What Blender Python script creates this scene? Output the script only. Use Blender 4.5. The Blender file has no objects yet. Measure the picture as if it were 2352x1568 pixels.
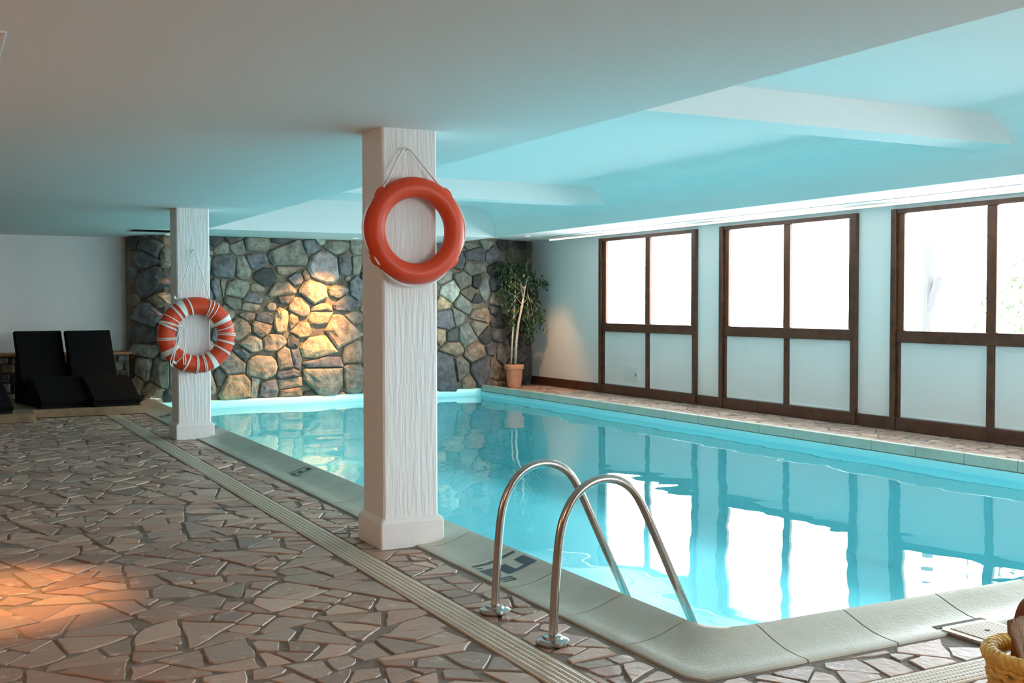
import bpy, math, random
from mathutils import Vector, Matrix, noise
random.seed(7)
C = bpy.context.scene
COL = C.collection
PI = math.pi

# ------------------------------------------------------------------ camera
F, YAW, PITCH, ROLL, H = 2585.4, .4804, .0326, -.00158, 1.6
_f = Vector((math.sin(YAW)*math.cos(PITCH), math.cos(YAW)*math.cos(PITCH), -math.sin(PITCH)))
_r = Vector((math.cos(YAW), -math.sin(YAW), 0)); _u = _r.cross(_f)
_r, _u = math.cos(ROLL)*_r+math.sin(ROLL)*_u, -math.sin(ROLL)*_r+math.cos(ROLL)*_u
cam = bpy.data.cameras.new('camera'); co = bpy.data.objects.new('camera', cam); COL.objects.link(co)
cam.sensor_width = 36; cam.lens = F/2352*36; cam.clip_start = .05; cam.clip_end = 300
co.matrix_world = Matrix(((_r.x, _u.x, -_f.x, 0), (_r.y, _u.y, -_f.y, 0), (_r.z, _u.z, -_f.z, H), (0, 0, 0, 1)))
C.camera = co

# ------------------------------------------------------------------ world, light, exposure
w = bpy.data.worlds.new('sky'); C.world = w; w.use_nodes = True
bg = w.node_tree.nodes['Background']; bg.inputs[0].default_value = (.92, .965, 1, 1); bg.inputs[1].default_value = 22
C.view_settings.view_transform = 'Standard'; C.view_settings.look = 'None'
C.view_settings.gamma = 1; C.view_settings.exposure = 0; C.view_settings.use_curve_mapping = False
cy = C.cycles
cy.use_denoising = True
cy.max_bounces = 12; cy.diffuse_bounces = 7; cy.glossy_bounces = 5; cy.transparent_max_bounces = 12; cy.transmission_bounces = 6
cy.sample_clamp_indirect = 8; cy.caustics_reflective = False; cy.caustics_refractive = False

def light(name, kind, loc, energy, color, direction=(0, 0, -1), **kw):
    l = bpy.data.lights.new(name, kind); l.energy = energy; l.color = color
    for k, v in kw.items(): setattr(l, k, v)
    o = bpy.data.objects.new(name, l); COL.objects.link(o); o.location = loc
    o.rotation_euler = Vector(direction).to_track_quat('-Z', 'Y').to_euler()
    return o

WIN = [(14.58, 17.49), (11.09, 13.98), (7.60, 10.49), (4.11, 7.00), (.62, 3.51)]
for a, b in WIN:                                    # portals: they only guide the daylight sampling
    p = light('window_portal', 'AREA', (11.12, (a+b)/2, 2.02), 1, (1, 1, 1), (-1, 0, 0), shape='RECTANGLE', size=b-a, size_y=1.6)
    p.data.cycles.is_portal = True
p = light('window_portal', 'AREA', (6.4, -2.15, 1.54), 1, (1, 1, 1), (0, 1, 0), shape='RECTANGLE', size=2.4, size_y=2.4)  # portal of the added front opening behind the camera
p.data.cycles.is_portal = True
# warm lamps of the room behind the camera and over the deck
light('lounge_ceiling_light', 'AREA', (-1.2, 1.0, 2.7), 72, (1, .62, .38), (0.1, .1, -1), shape='RECTANGLE', size=1.6, size_y=1.6)
light('lounge_wall_light', 'AREA', (-2.7, 5.0, 1.9), 26, (1, .58, .36), (1, .1, 0), shape='RECTANGLE', size=1.2, size_y=.8)

# ------------------------------------------------------------------ mesh helpers
class MB:
    def __init__(s): s.v = []; s.f = []; s.c = []
    def face(s, idx, col=None): s.f.append(tuple(idx)); s.c.append(col)
    def add(s, vs, fs, col=None):
        n = len(s.v); s.v += [tuple(x) for x in vs]
        for q in fs: s.face([n+i for i in q], col)
        return s
    def box(s, x0, x1, y0, y1, z0, z1):
        s.add([(x0,y0,z0),(x1,y0,z0),(x1,y1,z0),(x0,y1,z0),(x0,y0,z1),(x1,y0,z1),(x1,y1,z1),(x0,y1,z1)],
              [(3,2,1,0),(4,5,6,7),(0,1,5,4),(1,2,6,5),(2,3,7,6),(3,0,4,7)])
        return s
    def bbox(s, x0, x1, y0, y1, z0, z1, b=.006):          # box with chamfered upper and side edges
        vs = []
        for z, k in ((z0, b), (z0+b, 0), (z1-b, 0), (z1, b)):
            X0, X1, Y0, Y1 = x0+k, x1-k, y0+k, y1-k
            c = b
            vs += [(X0+c,Y0,z),(X1-c,Y0,z),(X1,Y0+c,z),(X1,Y1-c,z),(X1-c,Y1,z),(X0+c,Y1,z),(X0,Y1-c,z),(X0,Y0+c,z)]
        fs = [tuple(range(7,-1,-1)), tuple(range(24,32))]
        for L in range(3):
            for i in range(8):
                j = (i+1) % 8; fs.append((L*8+i, L*8+j, L*8+8+j, L*8+8+i))
        s.add(vs, fs); return s
    def tube(s, pts, r, n=10, cap=True, closed=False):
        pts = [Vector(p) for p in pts]; m = len(pts)
        rs = r if isinstance(r, (list, tuple)) else [r]*m
        t0 = (pts[1]-pts[0]).normalized()
        up = Vector((0, 0, 1)) if abs(t0.z) < .9 else Vector((0, 1, 0))
        nrm = t0.cross(up).normalized(); base = len(s.v)
        for i, p in enumerate(pts):
            if closed: t = (pts[(i+1) % m]-pts[i-1]).normalized()
            else: t = (pts[min(i+1, m-1)]-pts[max(i-1, 0)]).normalized()
            nrm = (nrm-t*nrm.dot(t)).normalized(); bn = t.cross(nrm)
            for k in range(n):
                a = 2*PI*k/n; s.v.append(tuple(p+(nrm*math.cos(a)+bn*math.sin(a))*rs[i]))
        for i in range(m if closed else m-1):
            j = (i+1) % m
            for k in range(n):
                l = (k+1) % n; s.face((base+i*n+k, base+i*n+l, base+j*n+l, base+j*n+k))
        if cap and not closed:
            s.face([base+k for k in range(n-1, -1, -1)]); s.face([base+(m-1)*n+k for k in range(n)])
        return s
    def lathe(s, prof, c, n=24, cap=True):
        base = len(s.v)
        for r, z in prof:
            for k in range(n):
                a = 2*PI*k/n; s.v.append((c[0]+r*math.cos(a), c[1]+r*math.sin(a), c[2]+z))
        for i in range(len(prof)-1):
            for k in range(n):
                l = (k+1) % n; s.face((base+i*n+k, base+i*n+l, base+(i+1)*n+l, base+(i+1)*n+k))
        if cap:
            s.face([base+k for k in range(n-1, -1, -1)]); s.face([base+(len(prof)-1)*n+k for k in range(n)])
        return s
    def build(s, name, mat, parent=None, smooth=False, tag=None):
        me = bpy.data.meshes.new(name); me.from_pydata(s.v, [], s.f); me.validate(clean_customdata=False)
        me.materials.append(mat)
        if any(c is not None for c in s.c) and len(me.polygons) == len(s.f):
            at = me.color_attributes.new('Col', 'FLOAT_COLOR', 'CORNER')
            buf = []
            for p, c in zip(me.polygons, s.c):
                c = c or (.3, .3, .3); buf += list((*c, 1))*p.loop_total
            at.data.foreach_set('color', buf)
        if smooth: me.polygons.foreach_set('use_smooth', [True]*len(me.polygons))
        o = bpy.data.objects.new(name, me); COL.objects.link(o)
        if parent is not None:
            o.parent = parent; o.matrix_parent_inverse = Matrix.Translation(-wloc(parent))
        me.update()
        if smooth == 'auto':
            try: me.set_sharp_from_angle(angle=math.radians(40))
            except Exception: pass
        return o

def wloc(o):
    if o.parent is not None: return Vector((0, 0, 0))
    return Vector(o.location)
def thing(name, label, cat, loc=(0, 0, 0), group=None):
    o = bpy.data.objects.new(name, None); COL.objects.link(o); o.location = loc; o.empty_display_size = .1
    o['label'] = label; o['category'] = cat
    if group: o['group'] = group
    return o
def struct(o): o['kind'] = 'structure'; return o
def struct_empty(name, loc=(0, 0, 0)):
    o = bpy.data.objects.new(name, None); COL.objects.link(o); o.location = loc; o['kind'] = 'structure'; return o

# ------------------------------------------------------------------ materials
def mat(name, base=(.5,.5,.5), rough=.5, metal=0, spec=.5, var=0, vscale=3, bump=0, bscale=20, bstretch=(1,1,1), attr=False, detail=4, col2=None, coord='Object', coat=0, thr=None):
    m = bpy.data.materials.new(name); m.use_nodes = True; nt = m.node_tree; N = nt.nodes; L = nt.links
    b = N['Principled BSDF']; b.inputs['Base Color'].default_value = (*base, 1)
    b.inputs['Roughness'].default_value = rough; b.inputs['Metallic'].default_value = metal
    b.inputs['Specular IOR Level'].default_value = spec; b.inputs['Coat Weight'].default_value = coat
    tc = N.new('ShaderNodeTexCoord')
    src = None
    if attr:
        a = N.new('ShaderNodeAttribute'); a.attribute_name = 'Col'; src = a.outputs['Color']
    if var or col2:
        n = N.new('ShaderNodeTexNoise'); n.inputs['Scale'].default_value = vscale; n.inputs['Detail'].default_value = 6; n.inputs['Roughness'].default_value = .65
        L.new(tc.outputs[coord], n.inputs['Vector'])
        mx = N.new('ShaderNodeMix'); mx.data_type = 'RGBA'
        rp = N.new('ShaderNodeMapRange'); lo, hi = thr or (.35, .65); rp.inputs[1].default_value = lo; rp.inputs[2].default_value = hi
        L.new(n.outputs['Fac'], rp.inputs[0]); L.new(rp.outputs[0], mx.inputs['Factor'])
        if col2:
            if src: L.new(src, mx.inputs['A'])
            else: mx.inputs['A'].default_value = (*base, 1)
            mx.inputs['B'].default_value = (*col2, 1)
        else:
            hs = []
            for k, sgn in (('A', 1-var), ('B', 1+var)):
                if src:
                    mm = N.new('ShaderNodeVectorMath'); mm.operation = 'SCALE'; mm.inputs['Scale'].default_value = sgn
                    L.new(src, mm.inputs[0]); L.new(mm.outputs[0], mx.inputs[k])
                else: mx.inputs[k].default_value = (*[min(1, c*sgn) for c in base], 1)
        src = mx.outputs['Result']
    if src: L.new(src, b.inputs['Base Color'])
    if bump:
        n2 = N.new('ShaderNodeTexNoise'); n2.inputs['Scale'].default_value = bscale; n2.inputs['Detail'].default_value = detail
        mp = N.new('ShaderNodeMapping'); mp.inputs['Scale'].default_value = bstretch
        L.new(tc.outputs[coord], mp.inputs[0]); L.new(mp.outputs[0], n2.inputs['Vector'])
        bp = N.new('ShaderNodeBump'); bp.inputs['Strength'].default_value = 1; bp.inputs['Distance'].default_value = bump
        L.new(n2.outputs['Fac'], bp.inputs['Height']); L.new(bp.outputs[0], b.inputs['Normal'])
    return m

M = {}
M['white'] = mat('white_paint', (.80, .80, .79), .6, bump=.002, bscale=30)
M['wall_warm'] = mat('warm_wall', (.30, .20, .135), .7, var=.1)  # unseen walls; brown made up to darken and warm the light they bounce
M['plaster'] = mat('white_plaster', (.80, .80, .79), .55, bump=.009, bscale=7, bstretch=(5, 5, .5), detail=3)
M['plaster_plain'] = mat('white_plaster_base', (.80, .79, .78), .55, var=.03, bump=.004, bscale=12)
M['ceil'] = mat('ceiling_paint', (.82, .82, .81), .8, bump=.002, bscale=6)
M['panel'] = mat('panel_paint', (.74, .77, .78), .35)
M['panel_dim'] = mat('hatch_paint', (.66, .70, .72), .4)
M['wood_dark'] = mat('dark_brown_wood', (.072, .027, .014), .38, var=.35, vscale=8, bump=.001, bscale=30, bstretch=(1, 1, .1), spec=.4)
M['sash'] = mat('brown_sash_wood', (.095, .036, .017), .35, var=.25, vscale=8, spec=.4)
M['mortar'] = mat('mortar', (.19, .158, .130), .8, var=.2, vscale=6, bump=.006, bscale=40)
M['stone'] = mat('flagstone', (.3, .2, .16), .42, attr=True, col2=(.55, .45, .38), vscale=9, thr=(.58, .70), bump=.004, bscale=22, spec=.5)
M['rubble_mortar'] = mat('rubble_mortar', (.23, .18, .13), .9, col2=(.085, .075, .06), vscale=3.5, bump=.05, bscale=6)
M['rubble'] = mat('rubble_stone', (.2, .2, .2), .7, attr=True, var=.45, vscale=7, bump=.035, bscale=9, detail=7)
M['coping'] = mat('coping_stone', (.55, .54, .46), .35, col2=(.45, .40, .31), vscale=2.2, thr=(.45, .75), bump=.0015, bscale=60, spec=.45)
M['liner'] = mat('pool_liner', (.42, .89, .945), .25, spec=.5)
M['seam'] = mat('dark_joint', (.05, .10, .11), .6)
M['drain'] = mat('cream_plastic', (.56, .47, .36), .45)
M['marker'] = mat('marker_paint', (.035, .055, .075), .5)
M['steel'] = mat('brushed_steel', (.47, .44, .41), .20, metal=1, var=.06, vscale=30)
M['orange'] = mat('orange_plastic', (.60, .050, .011), .42, var=.06, vscale=5, spec=.35)
M['rope'] = mat('white_rope', (.78, .77, .72), .8, bump=.002, bscale=150)
M['terracotta'] = mat('terracotta', (.56, .25, .14), .75, var=.1, vscale=7)
M['soil'] = mat('soil', (.05, .035, .025), .9, bump=.01, bscale=60)
M['bark'] = mat('pale_bark', (.50, .48, .40), .8, var=.3, vscale=20)
M['leaf'] = mat('green_leaf', (.028, .062, .022), .45, var=.5, vscale=5)
M['cushion'] = mat('black_fabric', (.0045, .0045, .0045), .95, spec=.12, bump=.001, bscale=200)
M['frame_black'] = mat('black_frame', (.004, .004, .004), .7, spec=.1)
M['oak'] = mat('oak_board', (.23, .15, .075), .55, var=.3, vscale=5, bump=.002, bscale=12, bstretch=(.2, 4, 4))
M['capwood'] = mat('orange_wood', (.32, .13, .045), .5, var=.2, vscale=6)
M['grey_metal'] = mat('grey_grille', (.035, .032, .030), .6)
M['teal_metal'] = mat('grey_grille_light', (.22, .24, .24), .6)
M['wicker'] = mat('yellow_wicker', (.88, .50, .11), .55, var=.3, vscale=25)
M['towel'] = mat('taupe_towel', (.30, .21, .145), .95, bump=.006, bscale=120, var=.12, vscale=14)
M['leather'] = mat('brown_leather', (.22, .065, .025), .35)
M['snow'] = mat('pale_ground', (.78, .80, .80), .9, var=.05)
M['outbark'] = mat('outdoor_wood', (.055, .055, .055), .9)
M['outleaf'] = mat('outdoor_leaf', (.07, .09, .05), .9)
M['outgrey'] = mat('outdoor_grey', (.06, .06, .065), .9)

def emit(name, color, st):
    m = bpy.data.materials.new(name); m.use_nodes = True; nt = m.node_tree; nt.nodes.clear()
    e = nt.nodes.new('ShaderNodeEmission'); e.inputs[0].default_value = (*color, 1); e.inputs[1].default_value = st
    o = nt.nodes.new('ShaderNodeOutputMaterial'); nt.links.new(e.outputs[0], o.inputs[0]); return m
M['led'] = emit('led_glow', (1, .78, .55), 2.6)
M['lamp'] = emit('lamp_glow', (1, .80, .55), 12)

def glass(name, tint, ior, bump=None):
    m = bpy.data.materials.new(name); m.use_nodes = True; nt = m.node_tree; N = nt.nodes; L = nt.links; N.clear()
    g = N.new('ShaderNodeBsdfGlossy'); g.inputs['Roughness'].default_value = 0.0
    t = N.new('ShaderNodeBsdfTransparent'); t.inputs[0].default_value = (*tint, 1)
    ge = N.new('ShaderNodeNewGeometry')
    def mth(op, *ins):
        n = N.new('ShaderNodeMath'); n.operation = op
        for i, v in enumerate(ins):
            if isinstance(v, (int, float)): n.inputs[i].default_value = v
            else: L.new(v, n.inputs[i])
        return n.outputs[0]
    dt = N.new('ShaderNodeVectorMath'); dt.operation = 'DOT_PRODUCT'
    L.new(ge.outputs['Incoming'], dt.inputs[0]); L.new(ge.outputs['Normal'], dt.inputs[1])
    f0 = ((ior-1)/(ior+1))**2
    fac = mth('ADD', mth('MULTIPLY', mth('POWER', mth('SUBTRACT', 1, mth('ABSOLUTE', dt.outputs['Value'])), 5), 1-f0), f0)
    mx = N.new('ShaderNodeMixShader'); o = N.new('ShaderNodeOutputMaterial')
    L.new(fac, mx.inputs[0]); L.new(t.outputs[0], mx.inputs[1]); L.new(g.outputs[0], mx.inputs[2]); L.new(mx.outputs[0], o.inputs[0])
    if bump:
        tc = N.new('ShaderNodeTexCoord'); prev = None
        for sc, dist, st in bump:
            n = N.new('ShaderNodeTexNoise'); n.inputs['Scale'].default_value = sc; n.inputs['Detail'].default_value = 1.5
            mp = N.new('ShaderNodeMapping'); mp.inputs['Scale'].default_value = st
            L.new(tc.outputs['Object'], mp.inputs[0]); L.new(mp.outputs[0], n.inputs['Vector'])
            b = N.new('ShaderNodeBump'); b.inputs['Strength'].default_value = 1; b.inputs['Distance'].default_value = dist
            L.new(n.outputs['Fac'], b.inputs['Height'])
            if prev: L.new(prev.outputs[0], b.inputs['Normal'])
            prev = b
        L.new(prev.outputs[0], g.inputs['Normal']); L.new(prev.outputs[0], dt.inputs[1])
    return m
M['glass'] = glass('window_glass', (.96, .98, .98), 1.45)
M['water'] = glass('pool_water', (.71, .965, .995), 1.33, bump=[(1.4, .0055, (1, 1, 1)), (.45, .02, (1, 1, 1))])

# drain material: cream plastic with rows of punched holes
def drain_mat(name, axis):
    m = mat(name, (.56, .48, .37), .45); nt = m.node_tree; N = nt.nodes; L = nt.links; b = N['Principled BSDF']
    tc = N.new('ShaderNodeTexCoord'); sp = N.new('ShaderNodeSeparateXYZ'); L.new(tc.outputs['Object'], sp.inputs[0])
    A, B = (sp.outputs['Y'], sp.outputs['X']) if axis == 'y' else (sp.outputs['X'], sp.outputs['Y'])
    def mth(op, *ins):
        n = N.new('ShaderNodeMath'); n.operation = op
        for i, v in enumerate(ins):
            if isinstance(v, (int, float)): n.inputs[i].default_value = v
            else: L.new(v, n.inputs[i])
        return n.outputs[0]
    row = mth('FLOOR', mth('DIVIDE', B, .0165/1))
    u = mth('FRACT', mth('ADD', mth('DIVIDE', A, .022), mth('MULTIPLY', row, .5)))
    v = mth('FRACT', mth('DIVIDE', B, .0165))
    du = mth('MULTIPLY', mth('SUBTRACT', u, .5), .022); dv = mth('MULTIPLY', mth('SUBTRACT', v, .5), .0165)
    d = mth('SQRT', mth('ADD', mth('MULTIPLY', du, du), mth('MULTIPLY', mth('MULTIPLY', dv, dv), 2.2)))
    hole = mth('LESS_THAN', d, .0042)
    mx = N.new('ShaderNodeMix'); mx.data_type = 'RGBA'; mx.inputs['A'].default_value = (.56, .48, .37, 1); mx.inputs['B'].default_value = (.03, .025, .02, 1)
    L.new(hole, mx.inputs['Factor']); L.new(mx.outputs['Result'], b.inputs['Base Color'])
    return m
M['drain_y'] = drain_mat('drain_grate_plastic', 'y'); M['drain_x'] = drain_mat('drain_grate_plastic_cross', 'x')

# ------------------------------------------------------------------ plan constants
WX = 10.95                        # window wall plane
CZ = 2.76                         # low ceiling
WZ = -.13                         # water level
LIP = .075
CXO, CXI = 2.88, 3.26             # left coping outer / inner
NYO, NYI = 3.83, 4.21             # near coping
RXI, RXO = 9.44, 9.93             # right coping
RW = [(3.05, 19.75), (3.50, 19.08), (9.60, 19.47), (10.95, 20.15)]   # rubble wall line
def rwy(x):
    for (a, b), (c, d) in zip(RW, RW[1:]):
        if x <= c: return b+(d-b)*(x-a)/(c-a)
    return RW[-1][1]

# ------------------------------------------------------------------ room shell
XL, YB, YF = -3.0, -2.0, 20.6
fm = MB(); z0 = -.3                                 # mortar bed of the floor, in strips round the pool
for a in ((XL, CXI, YB, YF), (CXI, WX+.3, YB, NYI), (RXI, WX+.3, NYI, YF), (CXI, RXI, 19.55, YF)):
    fm.box(a[0], a[1], a[2], a[3], -.32, -.010)
floor = struct(fm.build('floor', M['mortar']))
struct(MB().box(XL-.2, XL, YB, YF, -.05, 3.3).build('wall_left', M['wall_warm']))
FX0, FX1 = 5.2, 7.6
wf = MB(); wf.box(XL-.2, FX0, YB-.2, YB, -.05, 3.3); wf.box(FX1, WX+.3, YB-.2, YB, -.05, 3.3); wf.box(FX0, FX1, YB-.2, YB, -.05, .35); wf.box(FX0, FX1, YB-.2, YB, 2.72, 3.3)
struct(wf.build('wall_front', M['wall_warm']))
t6 = struct_empty('window_6', ((FX0+FX1)/2, YB, .35))  # made-up glazed opening behind the camera, added to brighten column and beam faces
for i in range(2):
    xa_, xb_ = FX0+(FX1-FX0)*i/2, FX0+(FX1-FX0)*(i+1)/2
    MB().bbox(xa_, xa_+.07, YB-.1, YB+.02, .35, 2.72, .005).build('stile', M['wood_dark'], t6)
    MB().bbox(xb_-.07, xb_, YB-.1, YB+.02, .35, 2.72, .005).build('stile', M['wood_dark'], t6)
    MB().bbox(xa_+.07, xb_-.07, YB-.1, YB+.02, .35, .43, .005).build('rail', M['wood_dark'], t6)
    MB().bbox(xa_+.07, xb_-.07, YB-.1, YB+.02, 2.65, 2.72, .005).build('rail', M['wood_dark'], t6)
    MB().add([(xa_+.07, YB-.05, .43), (xb_-.07, YB-.05, .43), (xb_-.07, YB-.05, 2.65), (xa_+.07, YB-.05, 2.65)], [(0, 1, 2, 3)]).build('glass_pane', M['glass'], t6)
# white wall over the low stone wall
struct(MB().box(XL, 3.6, 20.15, 20.35, 0, 2.9).build('wall_back', M['white']))

# window wall
wr = MB(); ys = [YB]+[y for a, b in sorted(WIN) for y in (a, b)]+[20.7]
for i in range(0, len(ys), 2): wr.box(WX, WX+.28, ys[i], ys[i+1], -.05, 2.80)
wr.box(WX, WX+.28, YB, 20.7, 2.80, 3.3)
struct(wr.build('wall_right', M['white']))
bb = MB()
for i in range(0, len(ys), 2): bb.bbox(WX-.032, WX, ys[i], min(ys[i+1], 20.2), 0, .16, .004)
struct(bb.build('baseboard_right', M['wood_dark']))

def window(n, a, b):
    t = struct_empty('window_%d' % n, (WX, (a+b)/2, 0)); W = M['wood_dark']; S = M['sash']
    X0, X1 = WX-.04, WX+.05
    mid = (a+b)/2-.055+.0
    # outer frame
    MB().bbox(X0-.02, X1, b-.085, b, 0, 2.80, .005).build('stile', W, t)
    MB().bbox(X0-.02, X1, a, a+.085, 0, 2.80, .005).build('stile', W, t)
    MB().bbox(X0, X1, a+.085, b-.085, 0, .165, .005).build('bottom_rail', W, t)
    MB().bbox(X0, X1, a+.085, b-.085, 2.74, 2.80, .005).build('top_rail', W, t)
    MB().bbox(X0+.005, X1, a+.085, b-.085, 1.115, 1.265, .005).build('middle_rail', W, t)
    # sash round the glass
    for y0, y1 in ((a+.085, a+.17), (b-.19, b-.085)): MB().bbox(X0+.02, WX+.03, y0, y1, 1.265, 2.74, .005).build('sash_stile', S, t)
    MB().bbox(X0+.02, WX+.03, mid-.07, mid+.07, 1.265, 2.74, .005).build('mullion', S, t)
    MB().bbox(X0+.015, X1, mid-.05, mid+.05, .165, 1.115, .005).build('lower_mullion', W, t)
    for y0, y1 in ((a+.085, a+.13), (b-.13, b-.085)): MB().bbox(X0+.015, X1, y0, y1, .165, 1.115, .005).build('lower_stile', W, t)
    for y0, y1 in ((a+.17, mid-.07), (mid+.07, b-.19)):
        MB().add([(WX+.015, y0, 1.265), (WX+.015, y1, 1.265), (WX+.015, y1, 2.74), (WX+.015, y0, 2.74)], [(0, 3, 2, 1)]).build('glass_pane', M['glass'], t)
    for y0, y1 in ((a+.13, mid-.05), (mid+.05, b-.13)):
        p = MB().box(WX+.02, WX+.28, y0, y1, .0, 1.19).build('panel', M['panel'], t)
        g = MB(); q = .022
        g.bbox(WX+.002, WX+.021, y0, y1, .165, .165+q, .003); g.bbox(WX+.002, WX+.021, y0, y1, 1.115-q, 1.115, .003)
        g.bbox(WX+.002, WX+.021, y0, y0+q, .165+q, 1.115-q, .003); g.bbox(WX+.002, WX+.021, y1-q, y1, .165+q, 1.115-q, .003)
        g.build('bead', M['panel'], p)
    return t
for i, (a, b) in enumerate(WIN): wt = window(i+1, a, b)
vt = thing('access_hatch', 'small flush white hatch in the lower left panel of the farthest window', 'hatch', (WX+.018, 16.52, .38))
MB().bbox(WX+.008, WX+.02, 16.31, 16.73, .26, .50, .003).build('door_panel', M['panel_dim'], vt)
MB().bbox(WX+.002, WX+.009, 16.34, 16.37, .35, .40, .002).build('latch', M['steel'], vt)

# ---- ceiling: low slab, high coffer over the pool crossed by beams on the column lines, raised strip along the windows
XS, CH, BZ, CY = 8.72, 3.28, 3.03, 17.4
BEAMS = [(.14, .53), (6.94, 7.33), (13.74, 14.13)]
cm = MB()
def cbox(x0, x1, y0, y1, z=CZ): cm.add([(x0, y0, z), (x0, y1, z), (x1, y1, z), (x1, y0, z)], [(0, 1, 2, 3)])
cbox(XL, 3.83, YB, YF); cbox(3.83, XS, CY, YF)
cbox(3.83, XS-.45, YB, CY, CH)
cm.add([(3.83, YB, CZ), (3.83, CY, CZ), (3.83, CY, CH), (3.83, YB, CH)], [(0, 1, 2, 3)])
fp = [(XS-.45+.45*math.sin(math.radians(a)), CH-.40+.40*math.cos(math.radians(a))) for a in range(0, 91, 9)]+[(XS, CZ)]
nf = len(fp); cm.add([(x_, YB, z_) for x_, z_ in fp]+[(x_, CY, z_) for x_, z_ in fp], [(i, i+1, nf+i+1, nf+i) for i in range(nf-1)])
cm.add([(3.83, CY, CZ), (XS, CY, CZ), (XS, CY, CH), (3.83, CY, CH)], [(0, 1, 2, 3)])
cbox(XS, XS+.02, YB, YF)
cm.add([(XS+.02, YB, CZ), (XS+.02, YF, CZ), (XS+.02, YF, 2.88), (XS+.02, YB, 2.88)], [(0, 1, 2, 3)])
cbox(XS+.02, WX+.05, YB, YF, 2.88)
ceiling = struct(cm.build('ceiling', M['ceil']))
for y0, y1 in BEAMS:
    struct(MB().box(3.83, XS, y0, y1, BZ, CH).build('ceiling_beam', M['ceil']))
struct(MB().box(XL-.3, WX+.4, YB-.3, 21.0, 3.32, 3.5).build('light_block_slab', M['ceil']))  # unseen slab added above the ceiling sheets to keep sky light out
# thin seam and cove trim on the strip
sm = MB(); pts = [(10.42+.012*math.sin(y*2.1), y, 2.878) for y in [i*.25 for i in range(0, 76)]]
sm.tube(pts, .004, 5); struct(sm.build('trim_1', M['seam']))
led = thing('light_strip', 'long warm white light strip along the ceiling above all windows', 'light strip', (10.87, 9, 2.86))
MB().box(10.872, WX-.001, -1.0, 19.27, 2.846, 2.8795).build('housing', M['white'], led)
MB().add([(10.8705, -1.0, 2.852), (10.8705, 19.27, 2.852), (10.8705, 19.27, 2.876), (10.8705, -1.0, 2.876)], [(0, 3, 2, 1)]).build('diffuser', M['led'], led)

# ------------------------------------------------------------------ pool
def arc(cx, cy_, r, a0, a1, n): return [(cx+r*math.cos(math.radians(a0+(a1-a0)*i/n)), cy_+r*math.sin(math.radians(a0+(a1-a0)*i/n))) for i in range(n+1)]
R = .19
inner = arc(CXI+R, NYI+R, R, 180, 270, 8)+[(RXI, NYI), (RXI, 19.42), (3.52, 19.03), (CXI, 19.0)]
def poly_off(pts, d):
    out = []; n = len(pts)
    for i in range(n):
        p0, p1, p2 = Vector(pts[i-1]), Vector(pts[i]), Vector(pts[(i+1) % n])
        e1 = (p1-p0).normalized(); e2 = (p2-p1).normalized()
        n1 = Vector((e1.y, -e1.x)); n2 = Vector((e2.y, -e2.x)); b = (n1+n2)
        b = b/max(.4, b.length_squared)*2*d/1 if b.length else n1*d
        out.append((p1.x+b.x, p1.y+b.y))
    return out
basin = MB(); DEP = -1.30
rings = [(.010, -.042), (-.004, -.056), (-.016, -.075), (-.022, -.10), (-.024, -.13), (-.020, -.18), (.0, -.32), (.012, DEP+.12), (-.03, DEP+.03), (-.12, DEP)]
n = len(inner); vs = []
for d_, z_ in rings: vs += [(x, y, z_) for x, y in poly_off(inner, d_)]
basin.add(vs, [((L_+1)*n+i, (L_+1)*n+(i+1) % n, L_*n+(i+1) % n, L_*n+i) for L_ in range(len(rings)-1) for i in range(n)]+[tuple((len(rings)-1)*n+i for i in range(n))])
pool = struct(basin.build('pool_basin', M['liner'], smooth='auto'))
# the far wall top band and lip
MB().bbox(3.50, 9.46, 19.02, 19.03, -.6, -.59, .001) if False else None
fb = MB()
fa, fb_ = (CXI-.0, 18.985), (RXI+.05, 19.405)
k = [(0.02, -.60), (-.022, -.12), (-.018, -.05), (-.004, -.012), (.012, .0), (.14, .004)]
vs = []
for (x, y) in (fa, fb_):
    for o_, z in k: vs.append((x, y+o_, z))
fb.add(vs, [(i, i+1, 6+i+1, 6+i) for i in range(5)])
fb.build('liner_edge', M['liner'], pool, smooth='auto')
st = MB().tube([(x, y, -.046) for x, y in poly_off(inner, .004)[:-2]], .005, 5); st.build('liner_seam', M['seam'], pool)
water = MB(); wp = poly_off(inner, .010); water.add([(x, y, WZ) for x, y in wp], [tuple(range(len(wp)))])
wo = water.build('pool_water', M['water']); wo['kind'] = 'stuff'; wo['label'] = 'clear turquoise pool water mirroring the windows'; wo['category'] = 'water'

# coping tiles
PROF = [(0, -.03), (0, .0), (.02, .004), (.2, .004), (.4, .011), (.6, .030), (.78, .054), (.9, .070), (.965, .075), (.995, .066), (1.006, .04), (1.0, -.04)]
coping = thing('pool_coping', 'pale concrete edging with raised lip running round the pool', 'pool edge', (CXO, NYO, 0))
def ctile(outer, inn, dz=0):
    m = MB(); n = len(outer); k = len(PROF)
    for (a, b), (c, d) in zip(outer, inn):
        for s, z in PROF: m.v.append((a+(c-a)*s, b+(d-b)*s, z+dz))
    for i in range(n-1):
        for j in range(k-1): m.face((i*k+j, i*k+j+1, (i+1)*k+j+1, (i+1)*k+j))
    m.face([j for j in range(k-1, -1, -1)]); m.face([(n-1)*k+j for j in range(k)])
    return m.build('coping_tile', M['coping'], coping, smooth='auto')
g = .005
lj = [4.40, 4.96, 5.61, 6.237, 6.808, 7.43, 8.06, 8.68, 9.31, 9.925, 10.53, 11.14, 11.69, 12.32, 12.95, 13.57, 14.19, 14.81, 15.43, 16.05, 16.67, 17.29, 17.91, 18.53, 19.05]
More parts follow.
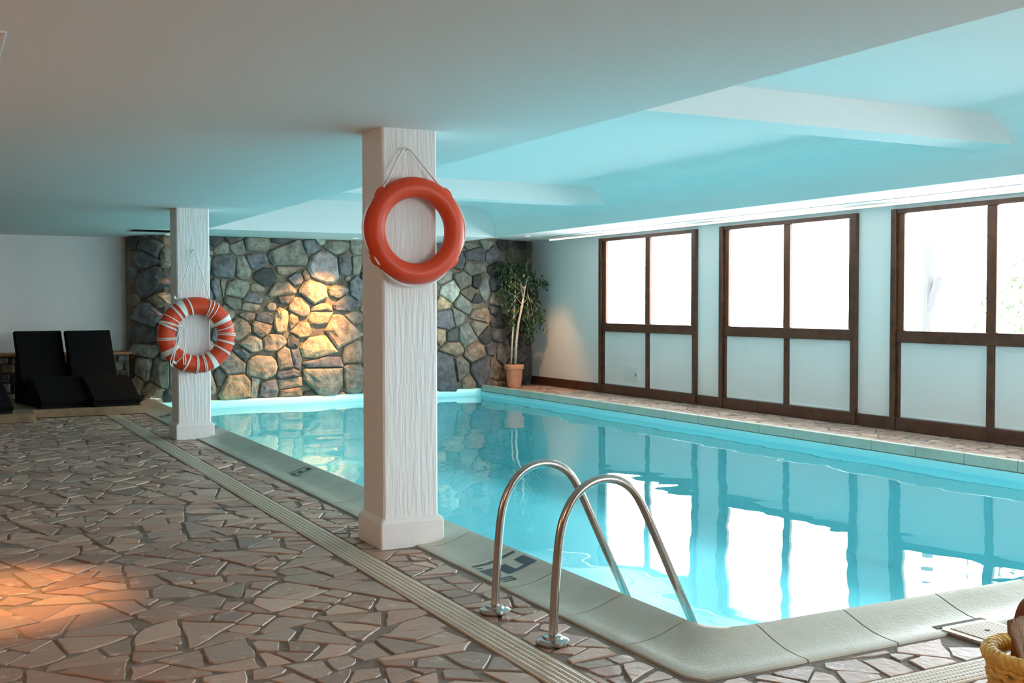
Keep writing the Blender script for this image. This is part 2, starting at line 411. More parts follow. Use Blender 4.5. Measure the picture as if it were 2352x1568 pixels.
for a, b in zip(lj, lj[1:]):
    dz = random.uniform(-.0015, .0015)
    ctile([(CXO, a+g), (CXO, b-g)][::-1], [(CXI, a+g), (CXI, b-g)][::-1], dz)
nj = [3.495, 4.05, 4.70, 5.373, 6.02, 6.66, 7.3, 7.94, 8.58, 9.2]
for a, b in zip(nj, nj[1:]): ctile([(a+g, NYO), (b-g, NYO)][::-1], [(a+g, NYI), (b-g, NYI)][::-1], random.uniform(-.001, .001))
oc = [(CXO, 4.40-g), (CXO, 4.2), (CXO, 4.05), (CXO, 3.92), (CXO+.05, NYO+.0), (CXO+.2, NYO), (CXO+.35, NYO), (CXO+.5, NYO), (3.495-g, NYO)]
ic = [(CXI, 4.40-g)]+arc(CXI+R, NYI+R, R, 182, 268, 6)+[(3.495-g, NYI)]
ctile(oc, ic)
rj = [NYI+.02+.64*i for i in range(24)]; rj[-1] = 18.95; rj = [y for y in rj if y < 19.0]
for a, b in zip(rj, rj[1:]): ctile([(RXO, a+g), (RXO, b-g)], [(RXI, a+g), (RXI, b-g)], random.uniform(-.001, .001))
ctile([(RXO, NYO), (RXO, NYI+.02-g)], [(RXI, NYO), (RXI, NYI+.02-g)])
ctile([(9.2+g, NYO), (RXI-g, NYO)][::-1], [(9.2+g, NYI), (RXI-g, NYI)][::-1])
ctile([(RXO, 18.95+g), (RXO, 19.45)], [(RXI, 18.95+g), (RXI, 19.38)])
ctile([(2.88, 19.06), (3.1, 19.5)][::-1], [(3.26, 19.06), (3.28, 19.3)][::-1])

def surf(v):                                      # height of the coping surface at distance v from its outer edge
    s = v/.38; P = PROF[1:-1]
    for (a, z), (b, y) in zip(P, P[1:]):
        if s <= b: return z+(y-z)*(s-a)/max(1e-6, b-a)
    return P[-1][1]
def marker(y0, side, label, v0=.05, k_=1.0):
    m = MB()
    # rectangles: u along the pool edge (reading direction), v from the deck to the pool
    rects = [(.00, .035, v0, v0+.29), (.075, .095, v0-.005, v0+.04)]
    rects += [(.13, .31, v0+.225, v0+.29), (.27, .31, v0+.16, v0+.225), (.13, .31, v0+.10, v0+.165), (.13, .17, v0+.05, v0+.10), (.13, .31, v0-.01, v0+.055)]
    rects += [(.35, .44, v0+.07, v0+.09), (.35, .368, v0+.0, v0+.07), (.386, .404, v0+.0, v0+.07), (.422, .44, v0+.0, v0+.07)]
    rects = [(u0*k_, u1*k_, v0+(a-v0)*k_, v0+(b-v0)*k_) for u0, u1, a, b in rects]
    for u0, u1, a, b in rects:
        k = max(1, int((b-a)/.02)); vs = []
        for i in range(k+1):
            v = a+(b-a)*i/k; z = surf(v)+.0022
            for u in (u0, u1):
                if side == 'left': vs.append((CXO+v, y0-u, z))
                else: vs.append((RXO-.49+(.49-v*.49/.38), y0+u, z))
        fs = [(2*i, 2*i+1, 2*i+3, 2*i+2) if side != 'left' else (2*i+1, 2*i, 2*i+2, 2*i+3) for i in range(k)]
        m.add(vs, fs)
    return m.build('depth_marking', M['marker'], coping)
marker(6.17, 'left', '')
marker(10.40, 'left', '', .14, .62); marker(16.75, 'left', '', .08, .8); marker(16.7, 'right', '')

# skimmer lid
sk = thing('skimmer_lid', 'square cream plastic lid with ribbed top beside near pool edge', 'lid', (4.56, 3.79, 0))
lid = MB(); xa, xb, ya, yb = 4.39, 4.735, 3.60, 3.90
zt = .009
c = .03
o8 = [(xa+c, ya), (xb-c, ya), (xb, ya+c), (xb, yb-c), (xb-c, yb), (xa+c, yb), (xa, yb-c), (xa, ya+c)]
lid.add([(x, y, z) for z in (.0, zt) for x, y in o8], [tuple(range(8, 16))]+[(i, (i+1) % 8, 8+(i+1) % 8, 8+i) for i in range(8)])
lid.build('cover', M['drain'], sk)
rb = MB()
for i in range(15):
    x = xa+.045+i*.0182
    rb.bbox(x, x+.0145, ya+.04, yb-.04, zt, zt+.004, .001)
rb.build('ribs', M['drain'], sk)
MB().lathe([(.013, 0), (.013, .0065)], (4.563, 3.75, zt), 14).build('finger_hole', M['seam'], sk)
fr = MB(); e_ = .010; fr.box(xa-e_, xa, ya-e_, yb+e_, -.012, .002); fr.box(xb, xb+e_, ya-e_, yb+e_, -.012, .002); fr.box(xa, xb, ya-e_, ya, -.012, .002); fr.box(xa-.0, xb+.0, yb, yb+.035, -.012, .0075)
fr.build('rim', M['mortar'], sk)

# ------------------------------------------------------------------ crazy paving
def clip(poly, nx, ny, d):                        # keep nx*x+ny*y <= d
    out = []
    for i in range(len(poly)):
        p, q = poly[i], poly[(i+1) % len(poly)]
        a = nx*p[0]+ny*p[1]-d; b = nx*q[0]+ny*q[1]-d
        if a <= 0: out.append(p)
        if (a < 0 < b) or (b < 0 < a):
            t = a/(a-b); out.append((p[0]+(q[0]-p[0])*t, p[1]+(q[1]-p[1])*t))
    return out
def area(p): return abs(sum(p[i-1][0]*p[i][1]-p[i][0]*p[i-1][1] for i in range(len(p))))/2
def cen(p): return (sum(a for a, b in p)/len(p), sum(b for a, b in p)/len(p))
def split(poly, rnd, out, lo, hi):
    A = area(poly)
    if len(poly) < 3 or A < .0015: return
    if A < rnd.uniform(lo, hi): out.append(poly); return
    cx_, cy_ = cen(poly)
    sxx = sum((x-cx_)**2 for x, y in poly); syy = sum((y-cy_)**2 for x, y in poly); sxy = sum((x-cx_)*(y-cy_) for x, y in poly)
    ang = .5*math.atan2(2*sxy, sxx-syy)+rnd.gauss(0, .38)
    nx, ny = math.cos(ang), math.sin(ang); s = math.sqrt(A)*.16
    d = nx*(cx_+rnd.uniform(-s, s))+ny*(cy_+rnd.uniform(-s, s))
    split(clip(poly, nx, ny, d), rnd, out, lo, hi); split(clip(poly, -nx, -ny, -d), rnd, out, lo, hi)
def inset(poly, rnd, g0, g1):
    c = cen(poly); p = poly
    if sum(p[i-1][0]*p[i][1]-p[i][0]*p[i-1][1] for i in range(len(p))) < 0: p = p[::-1]
    q = p[:]
    for i in range(len(p)):
        a, b = p[i], p[(i+1) % len(p)]; ex, ey = b[0]-a[0], b[1]-a[1]; l = math.hypot(ex, ey)
        if l < 1e-5: continue
        nx, ny = ey/l, -ex/l; q = clip(q, nx, ny, nx*a[0]+ny*a[1]-rnd.uniform(g0, g1))
        if len(q) < 3: return None
    # knock corners off
    for _ in range(rnd.choice((1, 2, 2, 3))):
        i = rnd.randrange(len(q)); x, y = q[i]; c = cen(q); nx, ny = x-c[0], y-c[1]; l = math.hypot(nx, ny)
        if l < .02: continue
        an = math.atan2(ny, nx)+rnd.gauss(0, .35); nx, ny = math.cos(an), math.sin(an)
        q2 = clip(q, nx, ny, nx*x+ny*y-rnd.uniform(.08, .24)*l)
        if len(q2) >= 3: q = q2
    # subdivide and roughen edges
    out = []
    for i in range(len(q)):
        a, b = q[i], q[(i+1) % len(q)]; l = math.hypot(b[0]-a[0], b[1]-a[1])
        if l < .008: continue
        out.append(a); k = 2 if l > .22 else 1 if l > .08 else 0
        for j in range(k):
            t = (j+1)/(k+1)+rnd.uniform(-.12, .12)/(k+1); o = rnd.gauss(0, .0045)
            out.append((a[0]+(b[0]-a[0])*t+(b[1]-a[1])/l*o, a[1]+(b[1]-a[1])*t-(b[0]-a[0])/l*o))
    return out if len(out) >= 3 and area(out) > .0008 else None
PAL = [(.36, .235, .18), (.32, .21, .16), (.40, .28, .215), (.34, .235, .185), (.29, .20, .16), (.37, .27, .21), (.31, .24, .195), (.43, .32, .25), (.31, .20, .155), (.28, .215, .175)]; PAL = [(r*1.06, g_*1.02, b*.99) for r, g_, b in PAL]
def slab(m, poly, zt, rnd, tilt=.0015):
    n = len(poly); c = cen(poly); fc = rnd.uniform(.8, 1.15); col = tuple(k*fc for k in rnd.choice(PAL))
    ax, ay = rnd.uniform(-tilt, tilt)*6, rnd.uniform(-tilt, tilt)*6
    def z(x, y): return zt+(x-c[0])*ax+(y-c[1])*ay
    vs = [(x, y, -.016) for x, y in poly]
    vs += [(x, y, z(x, y)-.004) for x, y in poly]
    vs += [(x+(c[0]-x)*.045, y+(c[1]-y)*.045, z(x, y)) for x, y in poly]
    fs = [(i, (i+1) % n, n+(i+1) % n, n+i) for i in range(n)]+[(n+i, n+(i+1) % n, 2*n+(i+1) % n, 2*n+i) for i in range(n)]+[tuple(range(2*n, 3*n))]
    m.add(vs, fs, col)
rnd = random.Random(21)
regions = [((-1.6, 2.31, 1.2, 17.28), (.03, .10)), ((2.51, CXO-.035, 3.5, 17.28), (.022, .05)), ((2.51, 9.9, 3.50, NYO-.03), (.03, .07)),
           ((RXO+.01, WX-.04, 3.5, 19.6), (.03, .07)), ((2.51, 9.9, .2, 3.30), (.03, .07)), ((-1.6, 2.31, 17.28, 17.3), (.03, .07))]
cells = []
bases = [(2.63-.01, 3.10+.01, 6.91-.01, 7.34), (2.63-.01, 3.10+.01, 13.71-.01, 14.14)]
for (x0, x1, y0, y1), (lo, hi) in regions[:5]:
    # start from oblong chunks so that joints do not run straight through
    st_ = []
    yy = y0
    while yy < y1-.01:
        ny_ = min(y1, yy+2.5); st_.append([(x0, yy), (x1, yy), (x1, ny_), (x0, ny_)]); yy = ny_
    if x1-x0 < 2.5 or y1-y0 < 2.5: pass
    base = [[(x0, y0), (x1, y0), (x1, y1), (x0, y1)]]
    step = .85 if x1-x0 > 1 else .6; pts_ = []
    i0, i1 = int(x0/step)-2, int(x1/step)+2; j0, j1 = int(y0/step)-2, int(y1/step)+2
    grid = {(i, j): ((i+rnd.uniform(.05, .95))*step, (j+rnd.uniform(.05, .95))*step) for i in range(i0, i1+1) for j in range(j0, j1+1)}
    for (i, j), (px0, py0) in grid.items():
        q = base[0]
        for a in range(-3, 4):
            for b in range(-3, 4):
                o = grid.get((i+a, j+b))
                if o is None or (a == 0 and b == 0) or len(q) < 3: continue
                dx, dy = o[0]-px0, o[1]-py0; q = clip(q, dx, dy, dx*(px0+o[0])/2+dy*(py0+o[1])/2)
        if len(q) >= 3: split(q, rnd, cells, lo, hi)
stones = []
for p in cells:
    q = inset(p, rnd, .003, .017)
    if not q: continue
    c = cen(q)
    if any(a < c[0] < b and e < c[1] < f for a, b, e, f in bases): continue
    if 4.34 < c[0] < 4.78 and c[1] > 3.57 and c[1] < 3.85: continue
    # keep slabs out of column feet and lid
    for (a, b, e, f) in bases+[(4.35, 4.775, 3.565, 3.93)]:
        xs = [x for x, y in q]; ysq = [y for x, y in q]
        if max(xs) > a and min(xs) < b and max(ysq) > e and min(ysq) < f:
            opts = [clip(q, 1, 0, a-.004), clip(q, -1, 0, -b-.004), clip(q, 0, 1, e-.004), clip(q, 0, -1, -f-.004)]
            q = max(opts, key=lambda o: area(o) if len(o) > 2 else 0)
    if len(q) < 3 or area(q) < .0008: continue
    v = Vector((*cen(q), -H)); d = v.dot(_f)
    px_ = 1176+F*v.dot(_r)/d if d > 0 else -1e4; py_ = 784-F*v.dot(_u)/d if d > 0 else 1e5
    vis = d > 0 and -60 < px_ < 2400 and py_ < 1620
    stones.append((area(q)*H/d**3 if vis else 0, q))
stones.sort(key=lambda s: -s[0])
rest = MB()
for i, (s, q) in enumerate(stones):
    zt = rnd.uniform(-.006, .0)
    if i < 298 and s > 0:
        m = MB(); slab(m, q, zt, rnd); m.build('stone', M['stone'], floor)
    else: slab(rest, q, zt, rnd)
ro = rest.build('stone', M['stone'], floor); ro['kind'] = 'stuff'
print('floor stones', len(stones))

# ------------------------------------------------------------------ drain channels
def grate(t, axis, a, b, c0, c1):
    n = 5; wd = (c1-c0)/n; m = MB(); pts = []
    pts.append((c0, -.012)); pts.append((c0, .001))
    for i in range(n):
        x = c0+i*wd
        pts += [(x+.003, .003), (x+wd*.5, .005), (x+wd-.003, .003), (x+wd, -.003)]
    pts[-1] = (c1, .001); pts.append((c1, -.012))
    k = len(pts); e = .0015
    for s in (a+e, b-e):
        for x, z in pts: m.v.append((x, s, z) if axis == 'y' else (s, x, z))
    for j in range(k-1): m.face((j, j+1, k+j+1, k+j) if axis == 'x' else (j+1, j, k+j, k+j+1))
    m.build('grate_section', M['drain_y' if axis == 'y' else 'drain_x'], t)
d1 = thing('drain_channel', 'long cream slotted drain channel running from the foreground to the platform', 'drain', (2.41, 3.5, 0))
y = 1.6
while y < 17.2: grate(d1, 'y', y, min(y+1.0, 17.26), 2.328, 2.488); y += 1.0
MB().box(2.315, 2.328, 1.6, 17.26, -.03, .0005).build('side_rail', M['drain'], d1)
MB().box(2.488, 2.50, 1.6, 17.26, -.03, .0005).build('side_rail', M['drain'], d1)
d2 = thing('drain_channel', 'short cream drain channel crossing the bottom right corner before the basket', 'drain', (3.6, 3.4, 0))
x = 2.51
while x < 9.0: grate(d2, 'x', x, min(x+1.0, 9.0), 3.325, 3.475); x += 1.0
MB().box(2.51, 9.0, 3.475, 3.487, -.03, .0005).build('side_rail', M['drain'], d2)
MB().box(2.51, 9.0, 3.312, 3.325, -.03, .0005).build('side_rail', M['drain'], d2)

# ------------------------------------------------------------------ columns
def column(y, label):
    t = thing('column', label, 'column', (2.86, y+.2, 0))
    a, b = 2.662, 3.052
    m = MB(); NX, NZ = 14, 1; r = .012
    ring = [(a+r, y), (b-r, y), (b, y+r), (b, y+.39-r), (b-r, y+.39), (a+r, y+.39), (a, y+.39-r), (a, y+r)]
    m.add([(px__, py__, z) for z in (.15, CZ) for px__, py__ in ring], [(i, (i+1) % 8, 8+(i+1) % 8, 8+i) for i in range(8)])
    m.build('shaft', M['plaster'], t)
    m = MB(); q = []
    for z, e in ((-.016, -.032), (.155, -.032), (.175, -.024), (.190, .0)):
        q += [(a+e, y+e, z), (b-e, y+e, z), (b-e, y+.39-e, z), (a+e, y+.39-e, z)]
    m.add(q, [(L*4+i, L*4+(i+1) % 4, L*4+4+(i+1) % 4, L*4+4+i) for L in range(3) for i in range(4)])
    bs = m.build('plinth', M['plaster_plain'], t)
    bv = bs.modifiers.new('bevel', 'BEVEL'); bv.width = .012; bv.segments = 3; bv.limit_method = 'ANGLE'; bv.angle_limit = math.radians(25)
    return t
column(6.94, 'near white plastered column standing on the coping before the pool')
column(13.74, 'far white plastered column standing beside the black loungers')

# ------------------------------------------------------------------ ladder rails
def rail(y, label):
    t = thing('grab_rail', label, 'grab rail', (2.607, y, 0), group=None)
    ctrl = [(2.607, .02), (2.617, .2), (2.632, .40), (2.648, .52), (2.675, .605), (2.73, .69), (2.81, .744), (2.90, .760), (2.985, .742), (3.06, .69), (3.12, .60), (3.20, .44), (3.30, .235), (3.40, .035), (3.45, -.07), (3.485, -.16), (3.50, -.26), (3.50, -.5), (3.50, -1.1)]
    # smooth with Catmull-Rom
    P = []
    for i in range(len(ctrl)-1):
        p0 = ctrl[max(i-1, 0)]; p1 = ctrl[i]; p2 = ctrl[i+1]; p3 = ctrl[min(i+2, len(ctrl)-1)]
        for k in range(5):
            s = k/5
            P.append(tuple(.5*((2*p1[j])+(-p0[j]+p2[j])*s+(2*p0[j]-5*p1[j]+4*p2[j]-p3[j])*s*s+(-p0[j]+3*p1[j]-3*p2[j]+p3[j])*s**3) for j in (0, 1)))
    P.append(ctrl[-1])
    MB().tube([(x_, y, z_) for x_, z_ in P], .0215, 20).build('tube', M['steel'], t, smooth='auto')
    MB().lathe([(.0, -.001), (.078, -.001), (.080, .006), (.078, .016), (.070, .021), (.050, .024), (.044, .034), (.030, .038), (.022, .038)], (2.607, y, .002), 32, cap=False).build('flange', M['steel'], t, smooth='auto')
    return t
rail(5.2, 'curved stainless steel pool grab rail nearer the white column')
rail(4.59, 'curved stainless steel pool grab rail nearest the camera')
for k, z in enumerate((-.42, -.70, -.98)):
    pass
lt = thing('ladder_tread', 'submerged steel tread between the two grab rails', 'ladder', (3.50, 4.9, -.45))
MB().bbox(3.47, 3.55, 4.615, 5.175, -.47, -.44, .006).build('tread_plate', M['steel'], lt)

# ------------------------------------------------------------------ lifebuoys
def torus(m, c, Rr, rr, ny=40, n=14, flat=1.0):
    base = len(m.v)
    for i in range(ny):
        a = 2*PI*i/ny
        for k in range(n):
            b = 2*PI*k/n; q = Rr+rr*math.cos(b)
            m.v.append((c[0]+q*math.sin(a), c[1]+rr*flat*math.sin(b), c[2]+q*math.cos(a)))
    for i in range(ny):
        j = (i+1) % ny
        for k in range(n):
            l = (k+1) % n; m.face((base+i*n+k, base+j*n+k, base+j*n+l, base+i*n+l))
def bez(p0, p1, p2, n=12):
    p0, p1, p2 = Vector(p0), Vector(p1), Vector(p2)
    return [p0*(1-t)**2+p1*2*t*(1-t)+p2*t*t for t in [i/n for i in range(n+1)]]
B1 = (2.862, 6.868, 2.088)
b1 = thing('lifebuoy', 'plain orange lifebuoy hanging on the near white column', 'lifebuoy', B1)
m = MB(); torus(m, B1, .283, .069, 56, 18, .95)
m.build('ring', M['orange'], b1, smooth=True)
yl = 6.868
def pol(c, r, deg, dy=0): a = math.radians(deg); return (c[0]+r*math.sin(a), c[1]+dy, c[2]+r*math.cos(a))
for dg in (-45, 42, 126, 235):                  # moulded rope lugs
    l = MB(); p = []
    for i in range(9):
        q = dg-9+18*i/8; hgt = .336+.010*math.sin(PI*i/8); p.append(pol(B1, hgt, q))
    l.tube(p, [.010, .016, .020, .022, .022, .022, .020, .016, .010], 8); l.build('rope_lug', M['orange'], b1, smooth=True)
def rope_arc(c, d0, d1, r0, bulge, dy=0, n=14):
    return [pol(c, r0+bulge*math.sin(PI*i/n), d0+(d1-d0)*i/n, dy+.0) for i in range(n+1)]
for d0, d1, bl in ((52, 118, .022), (134, 226, .026), (243, 308, .022)):
    MB().tube(rope_arc(B1, d0, d1, .342, bl), .0075, 8).build('grab_rope', M['rope'], b1, smooth=True)
MB().tube([pol(B1, .338, 226, -.02), pol(B1, .347, 231, -.03), pol(B1, .345, 236, -.03), pol(B1, .338, 241, -.02)], .006, 8).build('grab_rope', M['rope'], b1, smooth=True)
hook = (2.825, 6.925, 2.632)
rp = [pol(B1, .33, -40, -.02), pol(B1, .358, -38, -.01)]+bez((2.665, 6.87, 2.385), (2.745, 6.885, 2.56), (2.80, 6.905, 2.622), 8)+[Vector(hook)+Vector((0, -.012, .004))]+bez((2.85, 6.905, 2.618), (2.93, 6.885, 2.52), (3.03, 6.87, 2.40), 8)+bez((3.05, 6.868, 2.38), (3.09, 6.868, 2.345), (3.115, 6.868, 2.325), 4)
MB().tube([tuple(v) for v in rp], .0075, 8).build('hanging_rope', M['rope'], b1, smooth=True)
hk = thing('wall_hook', 'small white hook holding the near lifebuoy rope', 'hook', hook)
MB().tube([(2.825, 6.94, 2.62), (2.825, 6.905, 2.618), (2.825, 6.897, 2.63)], .005, 8).build('peg', M['white'], hk)

B2 = (2.862, 13.625, 1.245); R2, r2 = .35, .104
b2 = thing('lifebuoy', 'orange lifebuoy wrapped in white rope on the far white column', 'lifebuoy', B2)
m = MB(); torus(m, B2, R2, r2, 56, 18, .95); m.build('ring', M['orange'], b2, smooth=True)
def wrap(deg0, deg1, rad=.006, r=None):
    pts = []
    for i in range(21):
        t = i/20; b = -.15*PI+1.3*PI*t-PI/1  # round the visible front of the tube
        b = PI*1.08-PI*1.16*t; a = deg0+(deg1-deg0)*t
        q = R2+(r2+.004)*math.cos(PI-b if False else b); yy_ = -(r2*.95+.004)*abs(math.sin(b)) if 0 <= b <= PI else .01
        pts.append((B2[0]+q*math.sin(math.radians(a)), B2[1]+yy_, B2[2]+q*math.cos(math.radians(a))))
    return MB().tube(pts, rad, 6)
for d0, d1 in ((26, 20), (31, 27), (40, 34), (57, 59), (80, 73), (83, 90), (88, 92), (102, 104), (104, 106), (119, 121), (121, 123), (163, 166), (167, 168), (178, 181), (181, 183), (196, 203), (198, 204),
               (214, 222), (260, 264), (263, 267), (282, 290), (284, 292), (296, 290), (299, 291), (306, 303), (318, 318), (320, 320), (330, 326), (350, 343), (352, 344)):
    wrap(d0, d1).build('rope_wrap', M['rope'], b2, smooth=True)
def band(d0, d1):                                  # wide white reflective band
    mm = MB(); nn, kk = 5, 14
    for i in range(nn):
        a = math.radians(d0+(d1-d0)*i/(nn-1))
        for k_ in range(kk):
            b = 2*PI*k_/kk; q = R2+(r2+.003)*math.cos(b)
            mm.v.append((B2[0]+q*math.sin(a), B2[1]+(r2*.95+.003)*math.sin(b), B2[2]+q*math.cos(a)))
    for i in range(nn-1):
        for k_ in range(kk):
            l = (k_+1) % kk; mm.face((i*kk+k_, (i+1)*kk+k_, (i+1)*kk+l, i*kk+l))
    mm.build('white_band', M['rope'], b2, smooth=True)
for d in (61, 149, 240, 333): band(d-4.5, d+4.5)
MB().tube([tuple(v) for v in bez((2.655, 13.60, 1.70), (2.76, 13.65, 2.0), (2.845, 13.70, 2.27), 8)+bez((2.855, 13.70, 2.265), (2.95, 13.66, 1.96), (3.01, 13.60, 1.68), 8)], .006, 8).build('hanging_rope', M['rope'], b2, smooth=True)
kr = random.Random(4)
for j in range(4):                                 # loose rope dangling inside the ring
    pts = [(2.645+.02*j+kr.uniform(-.008, .008), 13.50+kr.uniform(-.01, .01), z) for z in [1.34-.055*i for i in range(9)]]
    pts = [(x_-.015*i, y_, z_) for i, (x_, y_, z_) in enumerate(pts)] if j < 2 else pts
    MB().tube(pts, .007, 6).build('loose_rope', M['rope'], b2, smooth=True)
for (x_, z_) in ((2.60, 1.69), (2.66, 1.36), (2.55, .90), (2.585, .93)):
    mm = MB(); pp = [(x_+.02*math.cos(i*1.9)*(.5+i/18), 13.53+.012*math.sin(i*2.3), z_+.02*math.sin(i*1.7)) for i in range(12)]
    mm.tube(pp, .007, 6); mm.build('rope_knot', M['rope'], b2, smooth=True)
hk = thing('wall_hook', 'small white hook holding the far lifebuoy rope', 'hook', (2.85, 13.72, 2.26))
MB().tube([(2.85, 13.74, 2.255), (2.85, 13.70, 2.253), (2.85, 13.695, 2.262)], .006, 8).build('peg', M['white'], hk)

# ------------------------------------------------------------------ rubble wall
wb = MB(); n = len(RW)
vs = [(x_, y_+.004, z_) for z_ in (-.2, 2.95) for x_, y_ in RW]
vs += [(3.05, 21.0, -.2), (3.05, 21.0, 2.95), (11.2, 21.0, -.2), (11.2, 21.0, 2.95)]
wb.add(vs, [(i, i+1, n+i+1, n+i) for i in range(n-1)]+[(8, 0, 4, 9), (3, 10, 11, 7)])
rubble = struct(wb.build('wall_rubble', M['rubble_mortar']))
CLS = dict(s=(.135, .135, .140), d=(.065, .066, .062), g=(.235, .225, .18), b=(.29, .215, .15), y=(.45, .32, .19), L=(.42, .43, .36), p=(.25, .215, .21), o=(.15, .135, .085))
S1 = '''975 160 55 50 g;1120 150 60 55 g;1290 120 110 60 g;920 90 60 40 d;1090 70 80 35 d;1590 220 180 100 g;1540 85 120 30 d;1790 140 90 50 s;2000 150 120 50 g;1860 90 50 30 L;2180 130 50 90 g;1000 320 110 110 s;1160 330 60 90 g;1290 265 90 60 s;1590 350 120 35 b;1890 320 135 110 p;2080 300 60 80 s;2190 300 40 80 g;1370 410 85 65 d;1640 430 80 45 s;1730 400 30 35 b;930 510 45 80 s;985 500 25 70 b;1110 525 110 75 g;1290 515 60 30 b;1530 535 120 65 b;1790 545 115 85 g;2030 545 85 50 g;2180 520 50 100 s;1080 650 70 50 g;1240 610 90 40 p;1230 680 80 35 b;1540 610 50 40 d;1690 680 100 70 b;1860 690 100 30 b;2100 650 110 60 s;1010 740 60 60 b;1210 770 80 30 b;1350 790 80 45 s;1330 870 80 60 b;1510 800 60 90 y;1620 810 40 60 y;1860 780 130 50 y;2160 780 70 45 b;2060 900 170 110 b;1130 890 100 80 b;1690 890 80 60 y;1230 1020 110 65 g;1440 1010 100 60 b;1860 1050 200 75 y;1620 1010 50 60 d;940 940 50 60 s;1170 1110 110 45 s;2150 1100 80 90 b;1090 1200 130 75 g;1310 1230 140 95 b;1550 1150 70 110 b;1640 1130 45 100 s;1890 1180 170 45 s;960 1330 50 60 d;1100 1400 150 95 y;1270 1400 40 90 g;1570 1280 90 45 s;1580 1370 120 45 b;1400 1420 90 60 s;1590 1450 110 35 b;1890 1350 180 110 g;2150 1330 90 130 g;1780 1470 60 30 d;2060 1480 60 25 b;340 150 180 60 s;180 110 60 60 d;310 260 170 65 s;490 240 60 80 g;190 370 80 40 s;350 460 210 100 s;400 620 160 50 b;330 760 170 90 s;300 930 140 80 s;480 930 90 110 s;300 1080 150 60 g;500 1090 60 70 g;290 1230 90 100 g;430 1290 90 110 g;540 1290 40 110 g;390 1440 150 60 b;510 1480 70 40 d;230 1400 60 80 b;600 300 70 90 s;700 400 80 90 g;610 560 80 90 b;780 300 90 80 g;800 560 80 70 s;700 700 110 80 g;830 790 80 70 b;700 950 110 80 s;820 1080 80 90 b;720 1200 100 90 g;820 1380 90 100 g;650 1420 90 60 d'''
S2 = '''150 110 60 50 s;420 105 70 25 g;570 90 75 30 L;720 90 70 40 d;870 95 70 30 d;440 190 110 60 s;300 240 80 60 d;620 200 90 70 s;840 200 100 80 o;430 300 110 60 g;640 310 90 55 d;850 330 80 55 d;170 400 60 50 g;350 430 90 55 g;460 440 40 50 d;545 520 38 100 L;220 530 70 90 L;400 560 80 60 b;460 600 50 30 d;660 450 70 60 s;770 480 70 60 d;150 660 50 60 y;170 790 90 110 s;340 650 60 90 L;290 760 50 60 g;510 770 80 50 b;660 620 80 60 g;650 710 90 35 s;490 870 80 55 g;680 820 110 50 d;840 700 80 70 d;900 850 70 60 d;240 950 60 55 d;380 950 80 70 L;140 950 40 70 y;560 950 60 60 d;680 940 90 50 s;840 980 80 50 d;240 1070 110 55 b;450 1110 100 70 b;600 1080 60 40 s;700 1130 50 70 g;170 1300 100 150 s;320 1270 60 100 g;390 1380 50 70 b;510 1290 80 110 s;640 1290 60 90 b;900 1130 80 60 s;940 1290 60 100 s;800 1290 70 90 d;620 1400 70 35 b;900 500 60 60 s;960 620 50 70 d;940 740 60 50 g;-60 150 80 60 s;-60 320 90 80 g;-200 200 90 80 d;-240 400 100 80 s;-80 520 90 80 b;-240 600 90 70 y;-90 700 80 70 b;-220 800 100 80 y;-70 900 90 70 b;-230 980 90 80 g;-80 1080 90 70 b;-250 1150 90 70 s;-90 1260 80 80 g;-220 1330 90 80 b;-80 1400 80 50 d;-350 150 90 60 g;-380 330 90 80 s;-370 520 90 80 b;-390 700 80 80 y;-360 880 80 80 y;-380 1050 90 80 b;-390 1250 90 90 g;-300 1420 90 40 d;860 590 60 50 g'''
def ray(px_, py_): return (_f+_r*((px_-1176)/F)-_u*((py_-784)/F))
def on_wall(px_, py_):                             # point where the measured direction meets the rubble wall line -> (s, z)
    d = ray(px_, py_); acc = 0
    for i, ((a, b), (c, e)) in enumerate(zip(RW, RW[1:])):
        ex, ey = c-a, e-b; L_ = math.hypot(ex, ey)
        den = d.x*ey-d.y*ex
        t = (a*ey-b*ex)/den; x_, y_ = d.x*t, d.y*t; s = ((x_-a)*ex+(y_-b)*ey)/L_
        if s <= L_ or i == len(RW)-2: return acc+s, H+d.z*t
        acc += L_
def wall_pt(s, z, out):                            # inverse, with protrusion towards the room
    for i, ((a, b), (c, e)) in enumerate(zip(RW, RW[1:])):
        ex, ey = c-a, e-b; L_ = math.hypot(ex, ey)
        if s <= L_ or i == len(RW)-2: return (a+ex/L_*s+ey/L_*out, b+ey/L_*s-ex/L_*out, z)
        s -= L_
seeds = []
for S, ox, oy, sc in ((S1, 260, 530, 3.92), (S2, 980, 540, 4.127)):
    for e in S.split(';'):
        a = e.split(); px_, py_ = ox+float(a[0])/sc, oy+float(a[1])/sc
        s, z = on_wall(px_, py_); k = 1/(131 if px_ < 700 else 125)
        kk = 1.34 if px_ < 900 else 1.75
        seeds.append((s, z, float(a[2])/sc*k*kk, float(a[3])/sc*k*kk, a[4]))
kr = random.Random(11)
LW = sum(math.hypot(c-a, d-b) for (a, b), (c, d) in zip(RW, RW[1:]))
for i in range(4000):                              # small filler stones in what is left over
    s, z = kr.uniform(.05, LW-.05), kr.uniform(-.02, 2.8); r_ = kr.uniform(.04, .13)
    if all(((s-a[0])/(a[2]+r_*.8))**2+((z-a[1])/(a[3]+r_*.7))**2 > 1 for a in seeds):
        seeds.append((s, z, r_*1.25, r_, kr.choice('sdgbbgp')))
def drad(sd, ang):
    c, s = math.cos(ang)/sd[2], math.sin(ang)/sd[3]; return 1/math.hypot(c, s)
nst = 0
